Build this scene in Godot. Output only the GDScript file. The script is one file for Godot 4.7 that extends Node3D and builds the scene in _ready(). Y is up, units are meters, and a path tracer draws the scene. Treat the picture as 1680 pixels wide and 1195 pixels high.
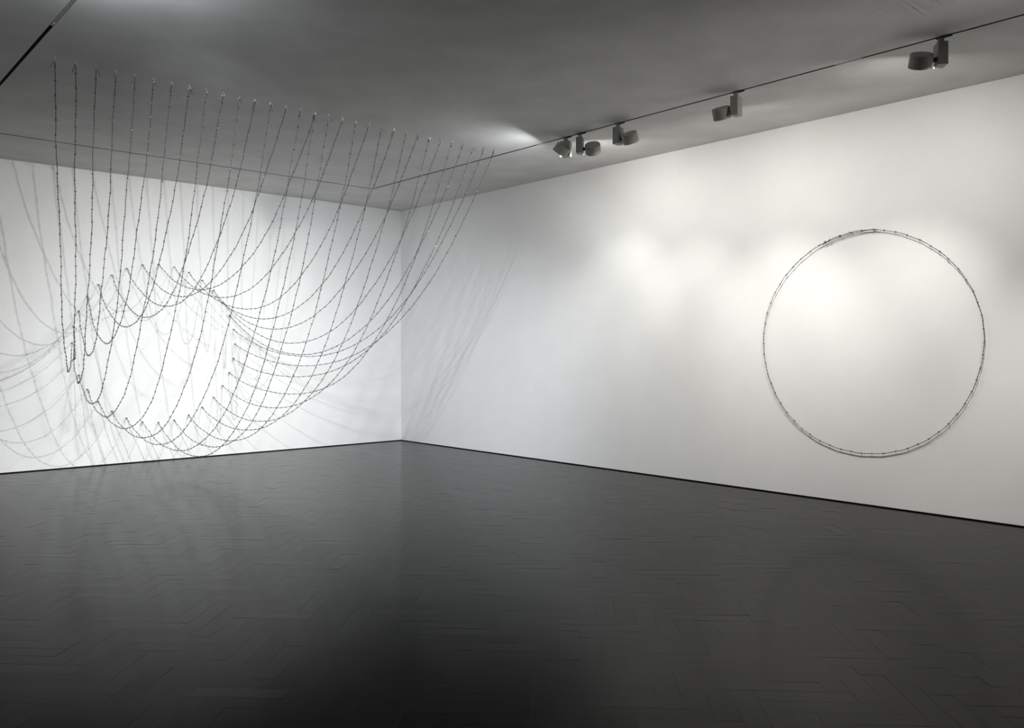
extends Node3D
# A white gallery corner: 32 barbed wires sag from a row of ceiling hooks to a circle of hooks on the far
# wall, a ring of the same wire hangs on the wall to the right, spotlights sit on slim recessed tracks.

const CEIL := 3.6
const EYE := Vector3(-7.480, 1.397, 11.064)
const YAW := 41.558          # degrees to the right of -Z
const FOCAL := 1383.0        # pixels, frame 1680 x 1195, principal point at y = 577
const TRACK_X := -1.32       # track along the right wall
const TRACK_Z := 1.27        # track along the back wall
const TRACK_X2 := -6.03      # track on the left
const SLOT := 0.013          # half width of the slot
const ROOM_X := -13.5
const ROOM_Z := 18.5

const BEAM := [9.0, 1.4, 1.7, 3.3, 3.8, 18.0, 64.0, 6.5, 18.0]
const WASH := [2.1, 1.3, 0.4, 1.8, 1.6, 1.2, 0.3, 0.6, 0.6]

# [half of the circle, place on it, ceiling hook, length in metres, stiffness of the wire]
const WIRES := [
	["L", 0, 1, 5.31, 0.03],
	["U", 1, 2, 5.22, 0.03],
	["L", 1, 3, 5.33, 0.05],
	["U", 2, 4, 5.24, 0.03],
	["L", 2, 5, 5.49, 0.06],
	["U", 3, 6, 5.16, 0.04],
	["L", 3, 7, 5.54, 0.03],
	["U", 4, 8, 5.02, 0.06],
	["L", 4, 9, 5.69, 0.08],
	["U", 5, 10, 4.94, 0.05],
	["L", 5, 11, 5.78, 0.09],
	["U", 6, 12, 4.84, 0.06],
	["L", 6, 13, 5.79, 0.04],
	["U", 7, 14, 4.70, 0.02],
	["L", 7, 15, 5.89, 0.05],
	["U", 8, 16, 4.62, 0.03],
	["L", 8, 16, 6.00, 0.06],
	["U", 9, 18, 4.70, 0.03],
	["L", 9, 17, 5.93, 0.10],
	["U", 10, 20, 4.84, 0.06],
	["L", 10, 19, 5.87, 0.09],
	["U", 11, 22, 4.92, 0.05],
	["L", 11, 21, 5.78, 0.10],
	["U", 12, 24, 4.98, 0.02],
	["L", 12, 23, 5.69, 0.07],
	["U", 13, 26, 5.14, 0.04],
	["L", 13, 25, 5.60, 0.09],
	["U", 14, 28, 5.25, 0.04],
	["L", 14, 27, 5.53, 0.12],
	["U", 15, 30, 5.25, 0.07],
	["L", 15, 29, 5.37, 0.10],
	["U", 16, 31, 5.32, 0.07],
]

var rng := RandomNumberGenerator.new()
var M := {}


# ------------------------------------------------------------------ mesh building
class Shape:
	var v := PackedVector3Array()
	var n := PackedVector3Array()
	var t := PackedVector2Array()
	var c := PackedColorArray()
	var i := PackedInt32Array()
	var tint := Color(1, 1, 1)

	func tri(a: int, b: int, d: int) -> void:
		# front faces run clockwise
		var f := (v[b] - v[a]).cross(v[d] - v[a])
		i.append(a)
		if f.dot(n[a] + n[b] + n[d]) > 0.0:
			i.append(d)
			i.append(b)
		else:
			i.append(b)
			i.append(d)

	func vert(p: Vector3, nn: Vector3, uv := Vector2.ZERO) -> int:
		v.append(p)
		n.append(nn)
		t.append(uv)
		c.append(tint)
		return v.size() - 1

	func face(pts: Array, away: Vector3) -> void:
		# flat polygon turned away from the point `away`
		var nn: Vector3 = (pts[1] - pts[0]).cross(pts[2] - pts[0]).normalized()
		var mid := Vector3.ZERO
		for p: Vector3 in pts:
			mid += p / pts.size()
		if nn.dot(mid - away) < 0.0:
			nn = -nn
		var first := v.size()
		for p: Vector3 in pts:
			vert(p, nn, Vector2(p.x + p.y, p.z + p.y))
		for k in range(2, pts.size()):
			tri(first, first + k - 1, first + k)

	func box(lo: Vector3, hi: Vector3, bevel := 0.0, xf := Transform3D.IDENTITY) -> void:
		var mid := (lo + hi) * 0.5
		var h := (hi - lo) * 0.5
		var away := xf * mid
		var q := func(x: float, y: float, z: float) -> Vector3: return xf * (mid + Vector3(x, y, z))
		var b := bevel
		for s: float in [-1.0, 1.0]:
			face([q.call(s * h.x, -h.y + b, -h.z + b), q.call(s * h.x, h.y - b, -h.z + b), q.call(s * h.x, h.y - b, h.z - b), q.call(s * h.x, -h.y + b, h.z - b)], away)
			face([q.call(-h.x + b, s * h.y, -h.z + b), q.call(h.x - b, s * h.y, -h.z + b), q.call(h.x - b, s * h.y, h.z - b), q.call(-h.x + b, s * h.y, h.z - b)], away)
			face([q.call(-h.x + b, -h.y + b, s * h.z), q.call(h.x - b, -h.y + b, s * h.z), q.call(h.x - b, h.y - b, s * h.z), q.call(-h.x + b, h.y - b, s * h.z)], away)
		if b <= 0.0:
			return
		for s: float in [-1.0, 1.0]:
			for u: float in [-1.0, 1.0]:
				face([q.call(s * h.x, u * (h.y - b), -h.z + b), q.call(s * h.x, u * (h.y - b), h.z - b), q.call(s * (h.x - b), u * h.y, h.z - b), q.call(s * (h.x - b), u * h.y, -h.z + b)], away)
				face([q.call(s * h.x, -h.y + b, u * (h.z - b)), q.call(s * h.x, h.y - b, u * (h.z - b)), q.call(s * (h.x - b), h.y - b, u * h.z), q.call(s * (h.x - b), -h.y + b, u * h.z)], away)
				face([q.call(-h.x + b, s * h.y, u * (h.z - b)), q.call(h.x - b, s * h.y, u * (h.z - b)), q.call(h.x - b, s * (h.y - b), u * h.z), q.call(-h.x + b, s * (h.y - b), u * h.z)], away)
				for w: float in [-1.0, 1.0]:
					face([q.call(s * h.x, u * (h.y - b), w * (h.z - b)), q.call(s * (h.x - b), u * h.y, w * (h.z - b)), q.call(s * (h.x - b), u * (h.y - b), w * h.z)], away)

	func lathe(profile: Array, sides: int, xf := Transform3D.IDENTITY) -> void:
		# profile of Vector2(radius, height along y); each band smooth round the axis, sharp along it
		for k in profile.size() - 1:
			var p: Vector2 = profile[k]
			var q: Vector2 = profile[k + 1]
			var d := q - p
			var out := Vector2(d.y, -d.x).normalized()
			var first := v.size()
			for s in sides + 1:
				var a := TAU * s / sides
				var e := Vector3(cos(a), 0, sin(a))
				var nn := (xf.basis * (e * out.x + Vector3(0, out.y, 0))).normalized()
				vert(xf * (e * p.x + Vector3(0, p.y, 0)), nn, Vector2(float(s) / sides, p.y))
				vert(xf * (e * q.x + Vector3(0, q.y, 0)), nn, Vector2(float(s) / sides, q.y))
			for s in sides:
				var o := first + s * 2
				if p.x > 1e-6:
					tri(o, o + 2, o + 1)
				if q.x > 1e-6:
					tri(o + 1, o + 2, o + 3)

	func tube(path: PackedVector3Array, radius: float, sides: int, side := Vector3.ZERO) -> void:
		# round tube along a path; `side` keeps the rings from twisting
		var first := v.size()
		var m := path.size()
		var run := side
		for k in m:
			var d := (path[mini(k + 1, m - 1)] - path[maxi(k - 1, 0)]).normalized()
			if run == Vector3.ZERO:
				run = d.cross(Vector3.UP if absf(d.y) < 0.9 else Vector3.RIGHT)
			run = (run - d * run.dot(d)).normalized()
			var up := d.cross(run)
			for s in sides:
				var a := TAU * s / sides
				var e := run * cos(a) + up * sin(a)
				vert(path[k] + e * radius, e, Vector2(float(s) / sides, k * 0.01))
		for k in m - 1:
			for s in sides:
				var a0 := first + k * sides + s
				var a1 := first + k * sides + (s + 1) % sides
				tri(a0, a0 + sides, a1)
				tri(a1, a0 + sides, a1 + sides)
		for k: int in [0, m - 1]:
			var d := (path[1] - path[0]) if k == 0 else (path[m - 2] - path[m - 1])
			var mid := vert(path[k], -d.normalized())
			for s in sides:
				tri(mid, first + k * sides + s, first + k * sides + (s + 1) % sides)

	func mesh() -> ArrayMesh:
		var a := []
		a.resize(Mesh.ARRAY_MAX)
		a[Mesh.ARRAY_VERTEX] = v
		a[Mesh.ARRAY_NORMAL] = n
		a[Mesh.ARRAY_TEX_UV] = t
		a[Mesh.ARRAY_COLOR] = c
		a[Mesh.ARRAY_INDEX] = i
		var m := ArrayMesh.new()
		m.add_surface_from_arrays(Mesh.PRIMITIVE_TRIANGLES, a)
		return m


func put(called: String, mesh: Mesh, mat: Material, parent: Node3D = self) -> MeshInstance3D:
	var o := MeshInstance3D.new()
	o.name = called
	o.mesh = mesh
	o.material_override = mat
	parent.add_child(o, true)
	return o


func numbered(called: String, k: int) -> String:
	return called if k == 0 else "%s_%03d" % [called, k]


func tag(o: Node3D, label: String, category: String, group := "") -> void:
	o.set_meta("label", label)
	o.set_meta("category", category)
	if group:
		o.set_meta("group", group)


func structure(o: Node3D, label := "") -> Node3D:
	o.set_meta("kind", "structure")
	if label:
		o.set_meta("label", label)
	return o


func ordinal(k: int) -> String:
	var ones := ["zeroth", "first", "second", "third", "fourth", "fifth", "sixth", "seventh", "eighth", "ninth", "tenth", "eleventh", "twelfth", "thirteenth", "fourteenth", "fifteenth", "sixteenth", "seventeenth", "eighteenth", "nineteenth"]
	if k < 20:
		return ones[k]
	if k % 10 == 0:
		return ["twentieth", "thirtieth"][k / 10 - 2]
	return ["twenty-", "thirty-"][k / 10 - 2] + ones[k % 10]


# ------------------------------------------------------------------ materials
func seamless(side: int, freq: float, octaves: int, seed_no: int, low: float, high: float, kind := FastNoiseLite.TYPE_SIMPLEX_SMOOTH) -> Image:
	var f := FastNoiseLite.new()
	f.noise_type = kind
	f.frequency = freq
	f.fractal_octaves = octaves
	f.seed = seed_no
	var im := f.get_seamless_image(side, side)
	im.convert(Image.FORMAT_RGB8)
	for y in side:
		for x in side:
			var g := lerpf(low, high, im.get_pixel(x, y).r)
			im.set_pixel(x, y, Color(g, g, g))
	return im


func streaks(wide: int, tall: int, seed_no: int, low: Color, high: Color) -> Image:
	# wood grain that runs along x
	var f := FastNoiseLite.new()
	f.noise_type = FastNoiseLite.TYPE_SIMPLEX_SMOOTH
	f.frequency = 0.05
	f.fractal_octaves = 4
	f.seed = seed_no
	var im := Image.create(wide, tall, false, Image.FORMAT_RGB8)
	for y in tall:
		for x in wide:
			var fine := f.get_noise_2d(x * 0.12, y * 3.0)
			var broad := f.get_noise_2d(x * 0.35 + 900.0, y * 0.8)
			im.set_pixel(x, y, low.lerp(high, clampf(0.5 + 0.45 * fine + 0.35 * broad, 0.0, 1.0)))
	return im


func paint(color: Color, rough: float) -> StandardMaterial3D:
	var m := StandardMaterial3D.new()
	m.albedo_color = color
	m.roughness = rough
	return m


func make_materials() -> void:
	var wall := paint(Color(0.945, 0.943, 0.935), 0.75)
	wall.resource_name = "white_wall_paint"
	wall.metallic_specular = 0.3
	wall.albedo_texture = ImageTexture.create_from_image(seamless(256, 0.012, 4, 3, 0.985, 1.0))
	wall.heightmap_enabled = true
	wall.heightmap_texture = ImageTexture.create_from_image(seamless(512, 0.022, 5, 7, 0.0, 1.0))
	wall.heightmap_scale = 0.03
	wall.uv1_triplanar = true
	wall.uv1_world_triplanar = true
	wall.uv1_scale = Vector3(0.55, 0.55, 0.55)
	M.wall = wall

	var ceil := paint(Color(0.88, 0.875, 0.865), 0.85)
	ceil.resource_name = "ceiling_plaster"
	ceil.metallic_specular = 0.3
	ceil.albedo_texture = ImageTexture.create_from_image(seamless(256, 0.02, 4, 11, 0.93, 1.0))
	ceil.heightmap_enabled = true
	ceil.heightmap_texture = ImageTexture.create_from_image(streaks(512, 512, 21, Color(0, 0, 0), Color(1, 1, 1)))
	ceil.heightmap_scale = 0.08
	ceil.uv1_triplanar = true
	ceil.uv1_world_triplanar = true
	ceil.uv1_scale = Vector3(0.33, 0.33, 0.33)
	M.ceil = ceil

	var wood := paint(Color(1, 1, 1), 0.15)
	wood.resource_name = "black_stained_oak"
	wood.vertex_color_use_as_albedo = true
	wood.metallic_specular = 0.125
	wood.albedo_texture = ImageTexture.create_from_image(streaks(256, 256, 31, Color(0.055, 0.053, 0.051), Color(0.095, 0.091, 0.087)))
	wood.roughness_texture = ImageTexture.create_from_image(streaks(256, 256, 37, Color(0.8, 0.8, 0.8), Color(1, 1, 1)))
	wood.heightmap_enabled = true
	wood.heightmap_texture = ImageTexture.create_from_image(streaks(256, 256, 41, Color(0, 0, 0), Color(1, 1, 1)))
	wood.heightmap_scale = 0.008
	M.wood = wood

	M.screed = paint(Color(0.10, 0.10, 0.10), 0.9)
	M.gap = paint(Color(0.06, 0.06, 0.06), 0.95)
	M.track = paint(Color(0.10, 0.10, 0.095), 0.6)
	M.strip = paint(Color(0.5, 0.5, 0.5), 0.5)
	var lamp := paint(Color(0.64, 0.635, 0.61), 0.6)
	lamp.resource_name = "grey_lacquer"
	M.lamp = lamp
	M.knuckle = paint(Color(0.22, 0.22, 0.215), 0.5)

	var steel := paint(Color(0.40, 0.40, 0.395), 0.32)
	steel.resource_name = "galvanised_wire"
	steel.metallic = 0.85
	M.steel = steel
	var zinc := paint(Color(0.8, 0.8, 0.8), 0.25)
	zinc.resource_name = "zinc_plated_hook"
	zinc.metallic = 1.0
	M.zinc = zinc


func glow(color: Color, energy: float) -> StandardMaterial3D:
	var m := paint(Color(0.9, 0.9, 0.9), 0.4)
	m.resource_name = "lamp_lens"
	m.emission_enabled = true
	m.emission = color
	m.emission_energy_multiplier = energy
	return m


# ------------------------------------------------------------------ the room
func build_room() -> void:
	var s := Shape.new()
	s.box(Vector3(ROOM_X - 0.2, 0.011, -0.2), Vector3(0.2, CEIL + 0.1, 0.0))
	structure(put("wall_back", s.mesh(), M.wall), "white wall on the left with the circle of wire ends")
	s = Shape.new()
	s.box(Vector3(0.0, 0.011, -0.0), Vector3(0.2, CEIL + 0.1, ROOM_Z + 0.2))
	structure(put("wall_right", s.mesh(), M.wall), "white wall on the right with the wire ring")
	s = Shape.new()
	s.box(Vector3(ROOM_X - 0.2, 0.011, 0.0), Vector3(ROOM_X, CEIL + 0.1, ROOM_Z + 0.2))
	structure(put("wall_left", s.mesh(), M.wall))
	s = Shape.new()
	s.box(Vector3(ROOM_X, 0.011, ROOM_Z), Vector3(0.0, CEIL + 0.1, ROOM_Z + 0.2))
	structure(put("wall_front", s.mesh(), M.wall))
	# the dark recess under the walls
	s = Shape.new()
	s.box(Vector3(ROOM_X - 0.2, -0.004, -0.2), Vector3(0.2, 0.011, -0.014))
	structure(put("baseboard_back", s.mesh(), M.gap), "dark recess under the wall on the left")
	s = Shape.new()
	s.box(Vector3(0.014, -0.004, -0.014), Vector3(0.2, 0.011, ROOM_Z + 0.2))
	structure(put("baseboard_right", s.mesh(), M.gap), "dark recess under the wall on the right")
	s = Shape.new()
	s.box(Vector3(ROOM_X - 0.2, -0.004, -0.014), Vector3(ROOM_X - 0.014, 0.011, ROOM_Z + 0.2))
	structure(put("baseboard_left", s.mesh(), M.gap))
	s = Shape.new()
	s.box(Vector3(ROOM_X - 0.014, -0.004, ROOM_Z + 0.014), Vector3(0.014, 0.011, ROOM_Z + 0.2))
	structure(put("baseboard_front", s.mesh(), M.gap))
	# ceiling slab with slots for the tracks
	s = Shape.new()
	var top := CEIL + 0.1
	s.box(Vector3(ROOM_X, CEIL, 0.0), Vector3(TRACK_X2 - SLOT, top, ROOM_Z))
	s.box(Vector3(TRACK_X + SLOT, CEIL, 0.0), Vector3(0.0, top, ROOM_Z))
	s.box(Vector3(TRACK_X2 - SLOT, CEIL, 0.0), Vector3(TRACK_X + SLOT, top, TRACK_Z - SLOT))
	s.box(Vector3(TRACK_X2 + SLOT, CEIL, TRACK_Z + SLOT), Vector3(TRACK_X - SLOT, top, ROOM_Z))
	structure(put("ceiling", s.mesh(), M.ceil), "pale grey plaster ceiling with slim recessed tracks")


func plank_shape(length: float, width: float, u: Vector2, tint: Color, s: Shape = null, xf := Transform3D.IDENTITY) -> Shape:
	# one parquet block: chamfered top edges, upper face at y = 0, long side along x
	if s == null:
		s = Shape.new()
	s.tint = tint
	var hx := length * 0.5 - 0.00005
	var hz := width * 0.5 - 0.00005
	var b := 0.0004
	var ring := func(x: float, y: float, z: float) -> Array: return [Vector3(-x, y, -z), Vector3(x, y, -z), Vector3(x, y, z), Vector3(-x, y, z)]
	var rows := [ring.call(hx, -0.006, hz), ring.call(hx, -b * 0.7, hz), ring.call(hx - b, 0.0, hz - b)]
	var faces := [[rows[2][0], rows[2][1], rows[2][2], rows[2][3]]]
	for k in 2:
		for q in 4:
			faces.append([rows[k][q], rows[k][(q + 1) % 4], rows[k + 1][(q + 1) % 4], rows[k + 1][q]])
	for f: Array in faces:
		var nn: Vector3 = (f[1] - f[0]).cross(f[2] - f[0]).normalized()
		if nn.dot((f[0] + f[2]) * 0.5 - Vector3(0, -0.004, 0)) < 0.0:
			nn = -nn
		var first := s.v.size()
		for p: Vector3 in f:
			s.vert(xf * p, xf.basis * nn, u + Vector2(p.x / 0.5, p.z / 0.16))
		s.tri(first, first + 1, first + 2)
		s.tri(first, first + 2, first + 3)
	return s


func build_floor() -> void:
	var s := Shape.new()
	s.box(Vector3(ROOM_X - 0.2, -0.12, -0.2), Vector3(0.2, -0.004, ROOM_Z + 0.2))
	var base := put("floor", s.mesh(), M.screed)
	structure(base, "black-stained herringbone parquet floor")
	var L := 0.4
	var w := 0.1
	var turn := Basis(Vector3.UP, -PI / 4)      # blocks at 45 degrees to the walls
	var spots := []
	var reach := 30.0
	var n_max := int(reach / (w * sqrt(2.0)))
	for m in range(-45, 46):
		for n in range(-n_max, n_max):
			var o := Vector3(n * w + m * L, 0, n * w - m * L)
			for across in 2:
				var mid := o + (Vector3(L * 0.5, 0, w * 0.5) if across == 0 else Vector3(L + w * 0.5, 0, w - L * 0.5))
				var p := turn * mid + Vector3(-5.0, 0, 7.0)
				if p.x < ROOM_X - 0.2 or p.x > 0.2 or p.z < -0.2 or p.z > ROOM_Z + 0.2:
					continue
				spots.append([p, across])
	# how near and in view each block is
	var yaw := deg_to_rad(YAW)
	var fwd := Vector3(sin(yaw), 0, -cos(yaw))
	var right := Vector3(cos(yaw), 0, sin(yaw))
	var near := []
	for k in spots.size():
		var d: Vector3 = spots[k][0] - EYE
		var depth := d.dot(fwd)
		var side := absf(d.dot(right)) * FOCAL
		if depth > 3.0 and side < 850.0 * depth and FOCAL * EYE.y / depth < 630.0:
			near.append([depth, k])
	near.sort()
	var alone := {}
	for k in mini(300, near.size()):
		alone[near[k][1]] = true
	rng.seed = 5
	var kinds := []
	for k in 8:
		var g := rng.randf_range(0.75, 1.25)
		kinds.append(plank_shape(L, w, Vector2(rng.randf(), rng.randf()), Color(g, g, g * rng.randf_range(0.95, 1.0))).mesh())
	var field := Shape.new()
	var count := 0
	var in_room := PackedVector2Array([Vector2(ROOM_X, 0), Vector2(0, 0), Vector2(0, ROOM_Z), Vector2(ROOM_X, ROOM_Z)])
	for k in spots.size():
		var p: Vector3 = spots[k][0]
		var facing := turn * Basis(Vector3.UP, PI / 2 * spots[k][1])
		var tilt := Basis(Vector3.RIGHT, rng.randfn(0.0, 0.003)) * Basis(Vector3.BACK, rng.randfn(0.0, 0.0013))
		var xf := Transform3D(facing * tilt, p + Vector3(0, rng.randf_range(-0.0003, 0.0), 0))
		var g := rng.randf_range(0.75, 1.25)
		var u := Vector2(rng.randf(), rng.randf())
		if alone.has(k):
			var o := put(numbered("plank", count), kinds[rng.randi() % 8], M.wood, base)
			o.transform = xf
			count += 1
			continue
		var r := 0.21
		if p.x - r > ROOM_X and p.x + r < 0.0 and p.z - r > 0.0 and p.z + r < ROOM_Z:
			plank_shape(L, w, u, Color(g, g, g), field, xf)
			continue
		# cut to the wall
		var poly := PackedVector2Array()
		for q: Vector2 in [Vector2(-1, -1), Vector2(1, -1), Vector2(1, 1), Vector2(-1, 1)]:
			var c := xf * Vector3(q.x * (L * 0.5 - 0.0008), 0, q.y * (w * 0.5 - 0.0008))
			poly.append(Vector2(c.x, c.z))
		for piece: PackedVector2Array in Geometry2D.intersect_polygons(poly, in_room):
			field.tint = Color(g, g, g)
			var first := field.v.size()
			for q in piece:
				field.vert(Vector3(q.x, p.y, q.y), Vector3.UP, u + Vector2(q.x, q.y) * 2.0)
			var ids := Geometry2D.triangulate_polygon(piece)
			for t in ids.size() / 3:
				field.tri(first + ids[t * 3], first + ids[t * 3 + 1], first + ids[t * 3 + 2])
	var rest := put("plank_field", field.mesh(), M.wood, base)
	rest.set_meta("kind", "stuff")


# ------------------------------------------------------------------ tracks and lamps
func build_track(k: int, from: Vector3, to: Vector3, label: String) -> Node3D:
	# black channel sunk into the ceiling, with two conductor ribs inside
	var o := Node3D.new()
	o.name = numbered("lighting_track", k)
	add_child(o)
	o.position = (from + to) * 0.5
	var d := (to - from)
	var half := d.length() * 0.5
	o.basis = Basis(Vector3.UP, atan2(d.x, d.z))
	var s := Shape.new()
	var w := SLOT
	s.box(Vector3(-w, 0.0, -half), Vector3(-w + 0.003, 0.03, half))
	s.box(Vector3(w - 0.003, 0.0, -half), Vector3(w, 0.03, half))
	s.box(Vector3(-w, 0.03, -half), Vector3(w, 0.034, half))
	put("channel", s.mesh(), M.track, o)
	for side: float in [-1.0, 1.0]:
		s = Shape.new()
		s.box(Vector3(side * 0.0085 - 0.0015, 0.014, -half), Vector3(side * 0.0085 + 0.0015, 0.018, half))
		put("conductor", s.mesh(), M.knuckle, o)
	tag(o, label, "track", "recessed lighting tracks")
	return o


func build_tracks() -> void:
	build_track(0, Vector3(TRACK_X2, CEIL, TRACK_Z), Vector3(TRACK_X, CEIL, TRACK_Z), "slim black recessed track running along the wall on the left")
	var o := build_track(1, Vector3(TRACK_X, CEIL, TRACK_Z + SLOT), Vector3(TRACK_X, CEIL, ROOM_Z), "slim black recessed track carrying the grey spotlights on the right")
	var mid := (TRACK_Z + SLOT + ROOM_Z) * 0.5
	var s := Shape.new()
	for z: Vector2 in [Vector2(4.52, 4.68), Vector2(7.86, 8.07)]:
		s = Shape.new()
		s.box(Vector3(-0.0095, 0.0, z.x - mid), Vector3(0.0095, 0.012, z.y - mid), 0.001)
		put("filler_strip", s.mesh(), M.strip, o).set_meta("label", "short grey filler strip")
	o = build_track(2, Vector3(TRACK_X2, CEIL, TRACK_Z + SLOT), Vector3(TRACK_X2, CEIL, ROOM_Z), "wide-looking black recessed track in the upper left corner")
	s = Shape.new()
	s.box(Vector3(-0.0095, 0.0, 4.74 - mid), Vector3(0.0095, 0.012, 5.9 - mid), 0.001)
	put("filler_strip", s.mesh(), M.strip, o).set_meta("label", "grey filler strip")
	s = Shape.new()
	s.lathe([Vector2(0.0, -0.006), Vector2(0.006, -0.005), Vector2(0.008, 0.0), Vector2(0.008, 0.004)], 12, Transform3D(Basis.IDENTITY, Vector3(0, 0.002, 4.8 - mid)))
	put("screw", s.mesh(), M.zinc, o).set_meta("label", "bright screw head")


func build_spotlight(k: int, at: Vector3, aim: Vector3, side: float, beam: float, angle: float, spill: float, color: Color, label: String) -> void:
	# at: point of the track; side: which way the head sits; head axis lies square to the hinge
	var o := Node3D.new()
	o.name = numbered("track_spotlight", k)
	add_child(o)
	o.position = at
	var flat := Vector3(aim.x, 0, aim.z).normalized()
	# local -z points where the lamp aims, local x is the hinge
	o.basis = Basis(flat.cross(Vector3.UP).normalized(), Vector3.UP, -flat)
	var x := side
	var s := Shape.new()
	# adapter lies in the track direction, so turn it back to the world axes
	var back := Transform3D(o.basis.inverse(), Vector3.ZERO)
	s.box(Vector3(-0.011, -0.014, -0.03), Vector3(0.011, 0.0, 0.075), 0.002, back)
	put("track_adapter", s.mesh(), M.knuckle, o)
	s = Shape.new()
	s.box(Vector3(-0.018, -0.055, -0.018), Vector3(0.018, -0.01, 0.018), 0.002)
	put("stem", s.mesh(), M.lamp, o)
	s = Shape.new()
	s.box(Vector3(-0.033, -0.115, -0.052), Vector3(0.033, -0.045, 0.052), 0.002)
	s.box(Vector3(-0.0315, -0.117, -0.0505), Vector3(0.0315, -0.115, 0.0505))
	s.box(Vector3(-0.033, -0.205, -0.052), Vector3(0.033, -0.117, 0.052), 0.002)
	put("driver_box", s.mesh(), M.lamp, o)
	var pivot := Vector3(x * 0.033, -0.16, 0)
	s = Shape.new()
	s.lathe([Vector2(0.0, 0.026), Vector2(0.016, 0.026), Vector2(0.016, -0.002), Vector2(0.0, -0.002)], 20, Transform3D(Basis(Vector3.BACK, -x * PI / 2), pivot))
	put("hinge", s.mesh(), M.knuckle, o)
	var drop := asin(clampf(-aim.normalized().y, -1.0, 1.0))
	var dir := Vector3(0, -sin(drop), -cos(drop))
	var center := pivot + Vector3(x * (0.02 + 0.078), 0, 0)
	# head: y axis runs backwards from the mouth
	var hb := Basis(Vector3.RIGHT, -dir, Vector3.RIGHT.cross(-dir))
	var hx := Transform3D(hb, center)
	s = Shape.new()
	s.lathe([Vector2(0.0, 0.047), Vector2(0.073, 0.047), Vector2(0.078, 0.042), Vector2(0.078, -0.046), Vector2(0.0765, -0.048), Vector2(0.071, -0.048), Vector2(0.070, -0.034), Vector2(0.0, -0.034)], 40, hx)
	var head := put("head", s.mesh(), M.lamp, o)
	s = Shape.new()
	s.lathe([Vector2(0.0, -0.036), Vector2(0.066, -0.036), Vector2(0.066, -0.033)], 32, hx)
	put("lens", s.mesh(), glow(color, 2.5), head).set_meta("label", "glowing lens")
	var lit := SpotLight3D.new()
	lit.name = "beam"
	lit.light_color = color
	lit.light_energy = beam
	lit.light_size = 0.03 if angle < 20.0 else 0.06
	lit.spot_range = 40.0
	lit.spot_attenuation = 2.0
	lit.spot_angle = angle
	lit.spot_angle_attenuation = 1.0
	lit.shadow_enabled = true
	o.add_child(lit)
	lit.transform = Transform3D(Basis(Vector3.RIGHT, drop * -1.0), center + dir * 0.075)
	var wash := AreaLight3D.new()
	wash.name = "wash"
	wash.light_color = color
	wash.light_energy = spill
	wash.area_size = Vector2(0.09, 0.09)
	wash.area_range = 40.0
	wash.area_attenuation = 2.0
	wash.shadow_enabled = true
	o.add_child(wash)
	wash.transform = Transform3D(Basis(Vector3.RIGHT, drop * -1.0), center + dir * 0.05)
	tag(o, label, "spotlight", "track spotlights")


func build_spotlights() -> void:
	var warm := Color(1.0, 0.99, 0.97)
	var cool := Color(0.96, 0.98, 1.0)
	var blue := Color(0.94, 0.97, 1.0)
	var t := func(z: float) -> Vector3: return Vector3(TRACK_X, CEIL, z)
	build_spotlight(0, t.call(4.95), Vector3(-0.26, -0.78, -0.55), -1.0, BEAM[0], 66.0, WASH[0], cool, "grey track spotlight tipped to the left wall, leftmost of the row")
	build_spotlight(1, t.call(5.15), Vector3(0.55, -0.85, -0.38), 1.0, BEAM[1], 32.0, WASH[1], warm, "grey track spotlight close beside the one tipped left")
	build_spotlight(2, t.call(5.66), Vector3(0.52, -0.90, -0.09), 1.0, BEAM[2], 32.0, WASH[2], warm, "grey track spotlight third from the left, its head right of the box")
	build_spotlight(3, t.call(6.98), Vector3(0.42, -0.88, -0.08), -1.0, BEAM[3], 35.0, WASH[3], warm, "grey track spotlight alone at the middle of the track")
	build_spotlight(4, t.call(8.64), Vector3(0.41, -0.88, -0.34), -1.0, BEAM[4], 35.0, WASH[4], warm, "largest, nearest grey track spotlight, at upper right above the ring")
	build_spotlight(5, Vector3(TRACK_X2, CEIL, 6.25), Vector3(4.4, -3.8, -6.2), -1.0, BEAM[5], 36.0, WASH[5], blue, "grey track spotlight on the left track, lighting the far corner")
	build_spotlight(8, Vector3(TRACK_X2, CEIL, 6.5), Vector3(4.4, -3.8, -6.2), -1.0, BEAM[8], 36.0, WASH[8], blue, "grey track spotlight beside its twin on the left track")
	build_spotlight(6, t.call(12.4), Vector3(-2.9, -2.45, -12.4), 1.0, BEAM[6], 17.5, WASH[6], Color(1, 0.99, 0.97), "grey track spotlight at the near end, lighting the circle of wires")
	build_spotlight(7, t.call(10.1), Vector3(0.42, -0.86, -0.1), -1.0, BEAM[7], 34.0, WASH[7], warm, "grey track spotlight beyond the right edge of the view")


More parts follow.
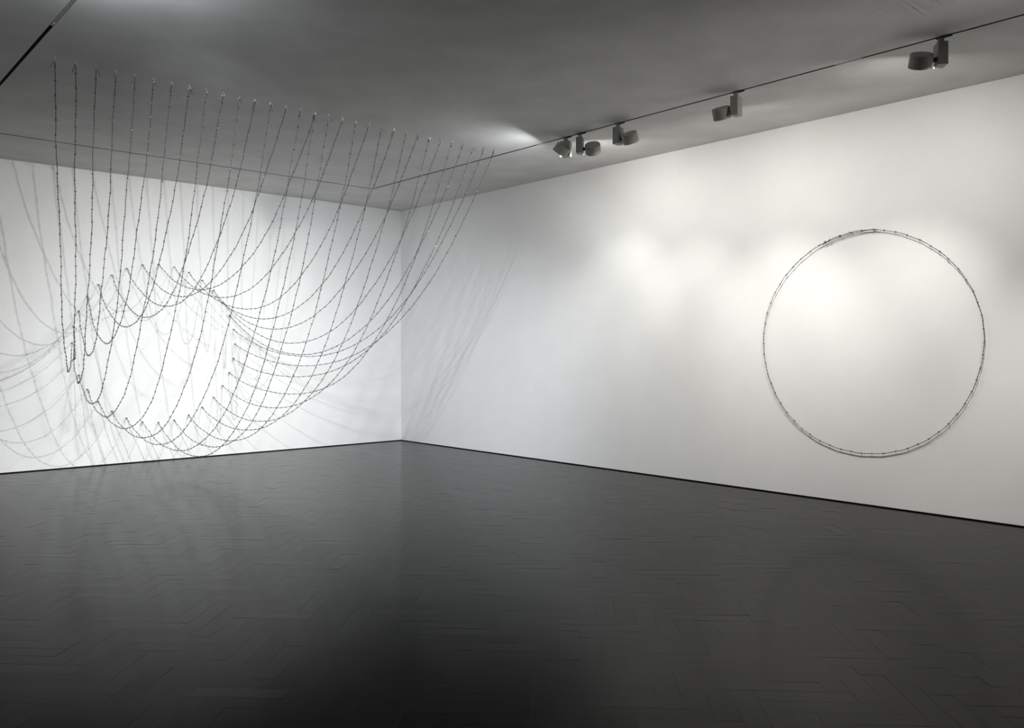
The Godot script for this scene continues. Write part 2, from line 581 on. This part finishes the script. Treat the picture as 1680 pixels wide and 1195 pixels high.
# ------------------------------------------------------------------ barbed wire
func barb_mesh(seed_no: int) -> ArrayMesh:
	# short coil round the two strands with four cut points; the wire runs along y
	var r := RandomNumberGenerator.new()
	r.seed = seed_no
	var s := Shape.new()
	s.lathe([Vector2(0.0032, -0.0085), Vector2(0.0060, -0.0062), Vector2(0.0048, -0.0026), Vector2(0.0062, 0.0), Vector2(0.0048, 0.0026), Vector2(0.0060, 0.0062), Vector2(0.0032, 0.0085)], 6)
	var a0 := r.randf() * TAU
	for k in 4:
		var a := a0 + k * PI * 0.5 + r.randf_range(-0.5, 0.5)
		var out := Vector3(cos(a), r.randf_range(-0.45, 0.45), sin(a)).normalized()
		var y := [-0.005, 0.005, -0.002, 0.002][k] as float
		var from := Vector3(cos(a), 0, sin(a)) * 0.003 + Vector3(0, y, 0)
		var tip := from + out * r.randf_range(0.012, 0.016)
		var p := out.cross(Vector3.UP).normalized() * 0.0015
		var q := out.cross(p).normalized() * 0.0017
		var ring := [from + p, from + q, from - p, from - q]
		for e in 4:
			s.face([ring[e], ring[(e + 1) % 4], tip], from)
	return s.mesh()


var barbs := []


func lay_wire(o: Node3D, path: PackedVector3Array, side: Vector3, tails: Array, against := Vector3.ZERO) -> void:
	# two strands twisted round each other along the path, a barb every 10.6 cm
	var gap := 0.0075
	var run := PackedVector3Array()
	var left := 0.0
	run.append(path[0])
	for k in range(1, path.size()):
		var a := path[k - 1]
		var b := path[k]
		var d := a.distance_to(b)
		var at := gap - left
		while at <= d:
			run.append(a.lerp(b, at / d))
			at += gap
		left = d - (at - gap)
	var m := run.size()
	var pitch := 0.062
	var phase := rng.randf() * TAU
	for strand in 2:
		var s := Shape.new()
		var twist := PackedVector3Array()
		twist.resize(m)
		for k in m:
			var d := (run[mini(k + 1, m - 1)] - run[maxi(k - 1, 0)]).normalized()
			var e := (side - d * side.dot(d)).normalized()
			var a := phase + strand * PI + TAU * k * gap / pitch
			twist[k] = run[k] + (e * cos(a) + d.cross(e) * sin(a)) * 0.0019
		s.tube(twist, 0.00185, 4, side)
		for t: PackedVector3Array in tails:
			var own := PackedVector3Array()
			for k in t.size():
				var a := phase + strand * PI + TAU * k * 0.012 / pitch
				own.append(t[k] + Vector3(cos(a), 0.0, sin(a)) * 0.0019)
			s.tube(own, 0.00185, 4)
		put("strand" if strand == 0 else "strand_001", s.mesh(), M.steel, o)
	var at_m := rng.randf_range(0.03, 0.09)
	var count := 0
	while at_m < (m - 1) * gap - 0.02:
		var k := int(at_m / gap)
		var d := (run[mini(k + 1, m - 1)] - run[maxi(k - 1, 0)]).normalized()
		var b := put(numbered("barb", count), barbs[rng.randi() % barbs.size()], M.steel, o)
		var e := (side - d * side.dot(d)).normalized()
		b.transform = Transform3D(Basis(e, d, e.cross(d)) * Basis(Vector3.UP, rng.randf() * TAU), run[k])
		if against != Vector3.ZERO:
			# turn the barb so that its points stay clear of the wall
			var best := 1.0
			var box := b.mesh.surface_get_arrays(0)[Mesh.ARRAY_VERTEX] as PackedVector3Array
			for go in 16:
				var xf := Transform3D(Basis(e, d, e.cross(d)) * Basis(Vector3.UP, go * TAU / 16.0), run[k])
				var reach := -1.0
				for v in box:
					reach = maxf(reach, (xf * v).dot(against))
				if reach < best - 0.001:
					best = reach
					b.transform = xf
		count += 1
		at_m += 0.106 + rng.randf_range(-0.012, 0.012)


func tail(p: Vector3, over: Vector3, lean: Vector3, long: float) -> PackedVector3Array:
	# the end of the wire, bent back over its hook
	var out := PackedVector3Array()
	for k in 7:
		var a := PI * k / 6.0
		out.append(p + over * (0.006 * sin(a)) + lean * (0.005 * (1.0 - cos(a))))
	var from := out[6]
	for k in 5:
		out.append(from + (Vector3.DOWN + lean * 0.45).normalized() * long * (k + 1) / 5.0)
	return out


func hook_x(k: int) -> float:
	return -3.702 + (k - 16) * 0.1436


func nail(turn: float) -> Vector3:
	return Vector3(-3.717 + 1.01 * cos(turn), 1.4936 + 1.01 * sin(turn), 0.03)


func sag(p: Vector3, q: Vector3, length: float, stiff: float, steps: int) -> PackedVector3Array:
	# a hanging wire of the given length between two points
	var d := q - p
	var span := Vector2(d.x, d.z).length()
	var ratio := sqrt(length * length - d.y * d.y) / span
	var k := sqrt(6.0 * (ratio - 1.0))
	for it in 40:
		k -= (sinh(k) / k - ratio) / ((k * cosh(k) - sinh(k)) / (k * k))
	var a := span / (2.0 * k)
	var x := d.y / length
	var x0 := span * 0.5 - a * 0.5 * log((1.0 + x) / (1.0 - x))
	var ph := [rng.randf() * TAU, rng.randf() * TAU, rng.randf() * TAU, rng.randf() * TAU]
	var out := PackedVector3Array()
	var across := Vector3(-d.z, 0, d.x).normalized()
	for n in steps + 1:
		# denser towards both ends, where the wire is steep
		var f := float(n) / steps
		var t := f + 0.06 * sin(TAU * f) * -1.0
		var y := p.y + a * (cosh((t * span - x0) / a) - cosh(x0 / a)) - stiff * sin(TAU * t)
		var pt := Vector3(p.x + d.x * t, y, p.z + d.z * t)
		var ease := minf(1.0, minf(f, 1.0 - f) * 14.0)
		var arc := f * length
		pt += across * ease * (0.0020 * sin(arc * 17.0 + ph[0]) + 0.0011 * sin(arc * 41.0 + ph[1]) + 0.005 * sin(arc * 4.3 + ph[2]))
		pt.y += ease * 0.0012 * sin(arc * 29.0 + ph[3])
		pt += d * Vector3(1, 0, 1) / span * ease * 0.0014 * sin(arc * 23.0 + ph[1])
		out.append(pt)
	return out


func build_hooks() -> void:
	# screw eyes in the ceiling
	var s := Shape.new()
	s.lathe([Vector2(0.0, -0.012), Vector2(0.003, -0.012), Vector2(0.003, -0.003), Vector2(0.008, -0.003), Vector2(0.008, 0.0)], 8)
	var loop := PackedVector3Array()
	for k in 13:
		var a := TAU * k / 12.0
		loop.append(Vector3(0.011 * sin(a), -0.0215 + 0.011 * cos(a), 0.002 * sin(a)))
	s.tube(loop, 0.0026, 6, Vector3.BACK)
	var up := s.mesh()
	for k in range(1, 32):
		var o := put(numbered("ceiling_hook", k - 1), up, M.zinc)
		o.position = Vector3(hook_x(k), CEIL, 4.075)
		o.rotation.y = rng.randf_range(-0.7, 0.7)
		tag(o, "steel eye hook in the ceiling, %s from the left in the row" % ordinal(k), "hook", "ceiling hooks in a row")
	# hooks round the circle on the wall, clockwise from the top
	s = Shape.new()
	s.lathe([Vector2(0.0, 0.022), Vector2(0.003, 0.022), Vector2(0.003, 0.003), Vector2(0.008, 0.003), Vector2(0.008, 0.0)], 8, Transform3D(Basis(Vector3.RIGHT, PI / 2), Vector3.ZERO))
	loop = PackedVector3Array()
	for k in 12:
		var a := TAU * (k - 2) / 13.0
		loop.append(Vector3(0.001 * k - 0.005, -0.009 * cos(a), 0.030 + 0.009 * sin(a)))
	s.tube(loop, 0.0024, 6)
	var on_wall := s.mesh()
	for k in 32:
		var o := put(numbered("wall_hook", k), on_wall, M.steel)
		var p := nail(PI / 2 - TAU * k / 32.0)
		o.position = Vector3(p.x, p.y + 0.006, 0.0)
		tag(o, "steel hook holding a wire end, %s clockwise from the top of the wall circle" % ordinal(k + 1), "hook", "wall hooks in a circle")


func build_wires() -> void:
	for k in 5:
		barbs.append(barb_mesh(100 + k))
	var count := 0
	for w: Array in WIRES:
		var turn: float = PI - deg_to_rad(11.25) * w[1] if w[0] == "U" else PI + deg_to_rad(11.25) * w[1]
		var p := Vector3(hook_x(w[2]), 3.57, 4.075)
		var q := nail(turn)
		rng.seed = 1000 + count
		var o := Node3D.new()
		o.name = numbered("barbed_wire", count)
		add_child(o)
		o.position = p
		var d := q - p
		var path := sag(Vector3.ZERO, d, w[3], w[4], 360)
		var side := Vector3(-d.z, 0, d.x).normalized()
		var lean := Vector3(rng.randf_range(-1, 1), 0, rng.randf_range(-0.6, 0.6)).normalized()
		var lean2 := Vector3(rng.randf_range(-1, 1), 0, 0.35).normalized()
		lay_wire(o, path, side, [tail(Vector3.ZERO, Vector3.UP, lean, rng.randf_range(0.03, 0.075)), tail(d, Vector3.UP, lean2, rng.randf_range(0.015, 0.04))])
		var label := "barbed wire sagging from the %s ceiling hook from the left to the wall circle" % ordinal(w[2])
		if w[2] == 16:
			label = "barbed wire from the sixteenth ceiling hook to the %s hook of the wall circle" % ("topmost" if w[0] == "U" else "lowest")
		tag(o, label, "barbed wire", "barbed wires hung from the ceiling")
		count += 1


func build_ring() -> void:
	# a loop of barbed wire, its ends overlapping at the top, leaning on the wall
	rng.seed = 77
	var o := Node3D.new()
	o.name = "barbed_wire_ring"
	add_child(o)
	var mid := Vector3(0.0, 1.481, 7.452)
	o.position = mid
	var spot := func(a: float, r: float, lift: float) -> Vector3:
		# a: angle from +z (right in the picture) towards the top
		var y := r * sin(a)
		return Vector3(-(0.0215 + 0.0065 * sin(a)) - lift, y, r * cos(a))
	var path := PackedVector3Array()
	var a0 := deg_to_rad(82.0)
	var a1 := deg_to_rad(82.0 + 391.0)
	for k in 801:
		var f := k / 800.0
		var a := lerpf(a0, a1, f)
		var r := 1.013 + 0.0045 * sin(2.0 * a + 0.6) + 0.003 * sin(5.0 * a) + 0.0016 * sin(31.0 * a + 1.0)
		var over := smoothstep(0.93, 0.95, f)
		path.append(spot.call(a, r - 0.009 * over + 0.003 * (1.0 - f), 0.006 * over))
	lay_wire(o, path, Vector3.RIGHT, [], Vector3.RIGHT)
	# the overlap is bound with thin wire at both ends
	for a: float in [deg_to_rad(83.5), deg_to_rad(111.0)]:
		var s := Shape.new()
		var coil := PackedVector3Array()
		var c: Vector3 = spot.call(a, 1.010, 0.003)
		var along := Vector3(0, cos(a), -sin(a))
		var outw := Vector3(0, sin(a), cos(a))
		for k in 41:
			var q := TAU * k / 10.0
			coil.append(c + along * (k / 40.0 - 0.5) * 0.016 + outw * 0.0105 * cos(q) + Vector3.RIGHT * 0.0085 * sin(q))
		s.tube(coil, 0.0012, 4, along)
		put("tie_wire", s.mesh(), M.steel, o)
	tag(o, "ring of barbed wire hanging on the white wall to the right", "wire ring")


func _ready() -> void:
	# camera
	var cam := Camera3D.new()
	cam.name = "camera"
	var near := 0.05
	cam.set_frustum(1195.0 / FOCAL * near, Vector2(0.0, -20.5 / FOCAL * near), near, 100.0)
	cam.position = EYE
	cam.rotation_degrees = Vector3(0, -YAW, 0)
	add_child(cam)
	cam.current = true
	# no sky reaches this closed room
	var env := Environment.new()
	env.background_mode = Environment.BG_COLOR
	env.background_color = Color(0, 0, 0)
	env.tonemap_mode = Environment.TONE_MAPPER_LINEAR
	env.tonemap_exposure = 1.0
	env.sdfgi_enabled = true
	env.ssao_enabled = true
	env.ssil_enabled = true
	var world := WorldEnvironment.new()
	world.name = "environment"
	world.environment = env
	add_child(world)

	make_materials()
	build_room()
	build_floor()
	build_tracks()
	build_spotlights()
	build_wires()
	build_ring()
	build_hooks()
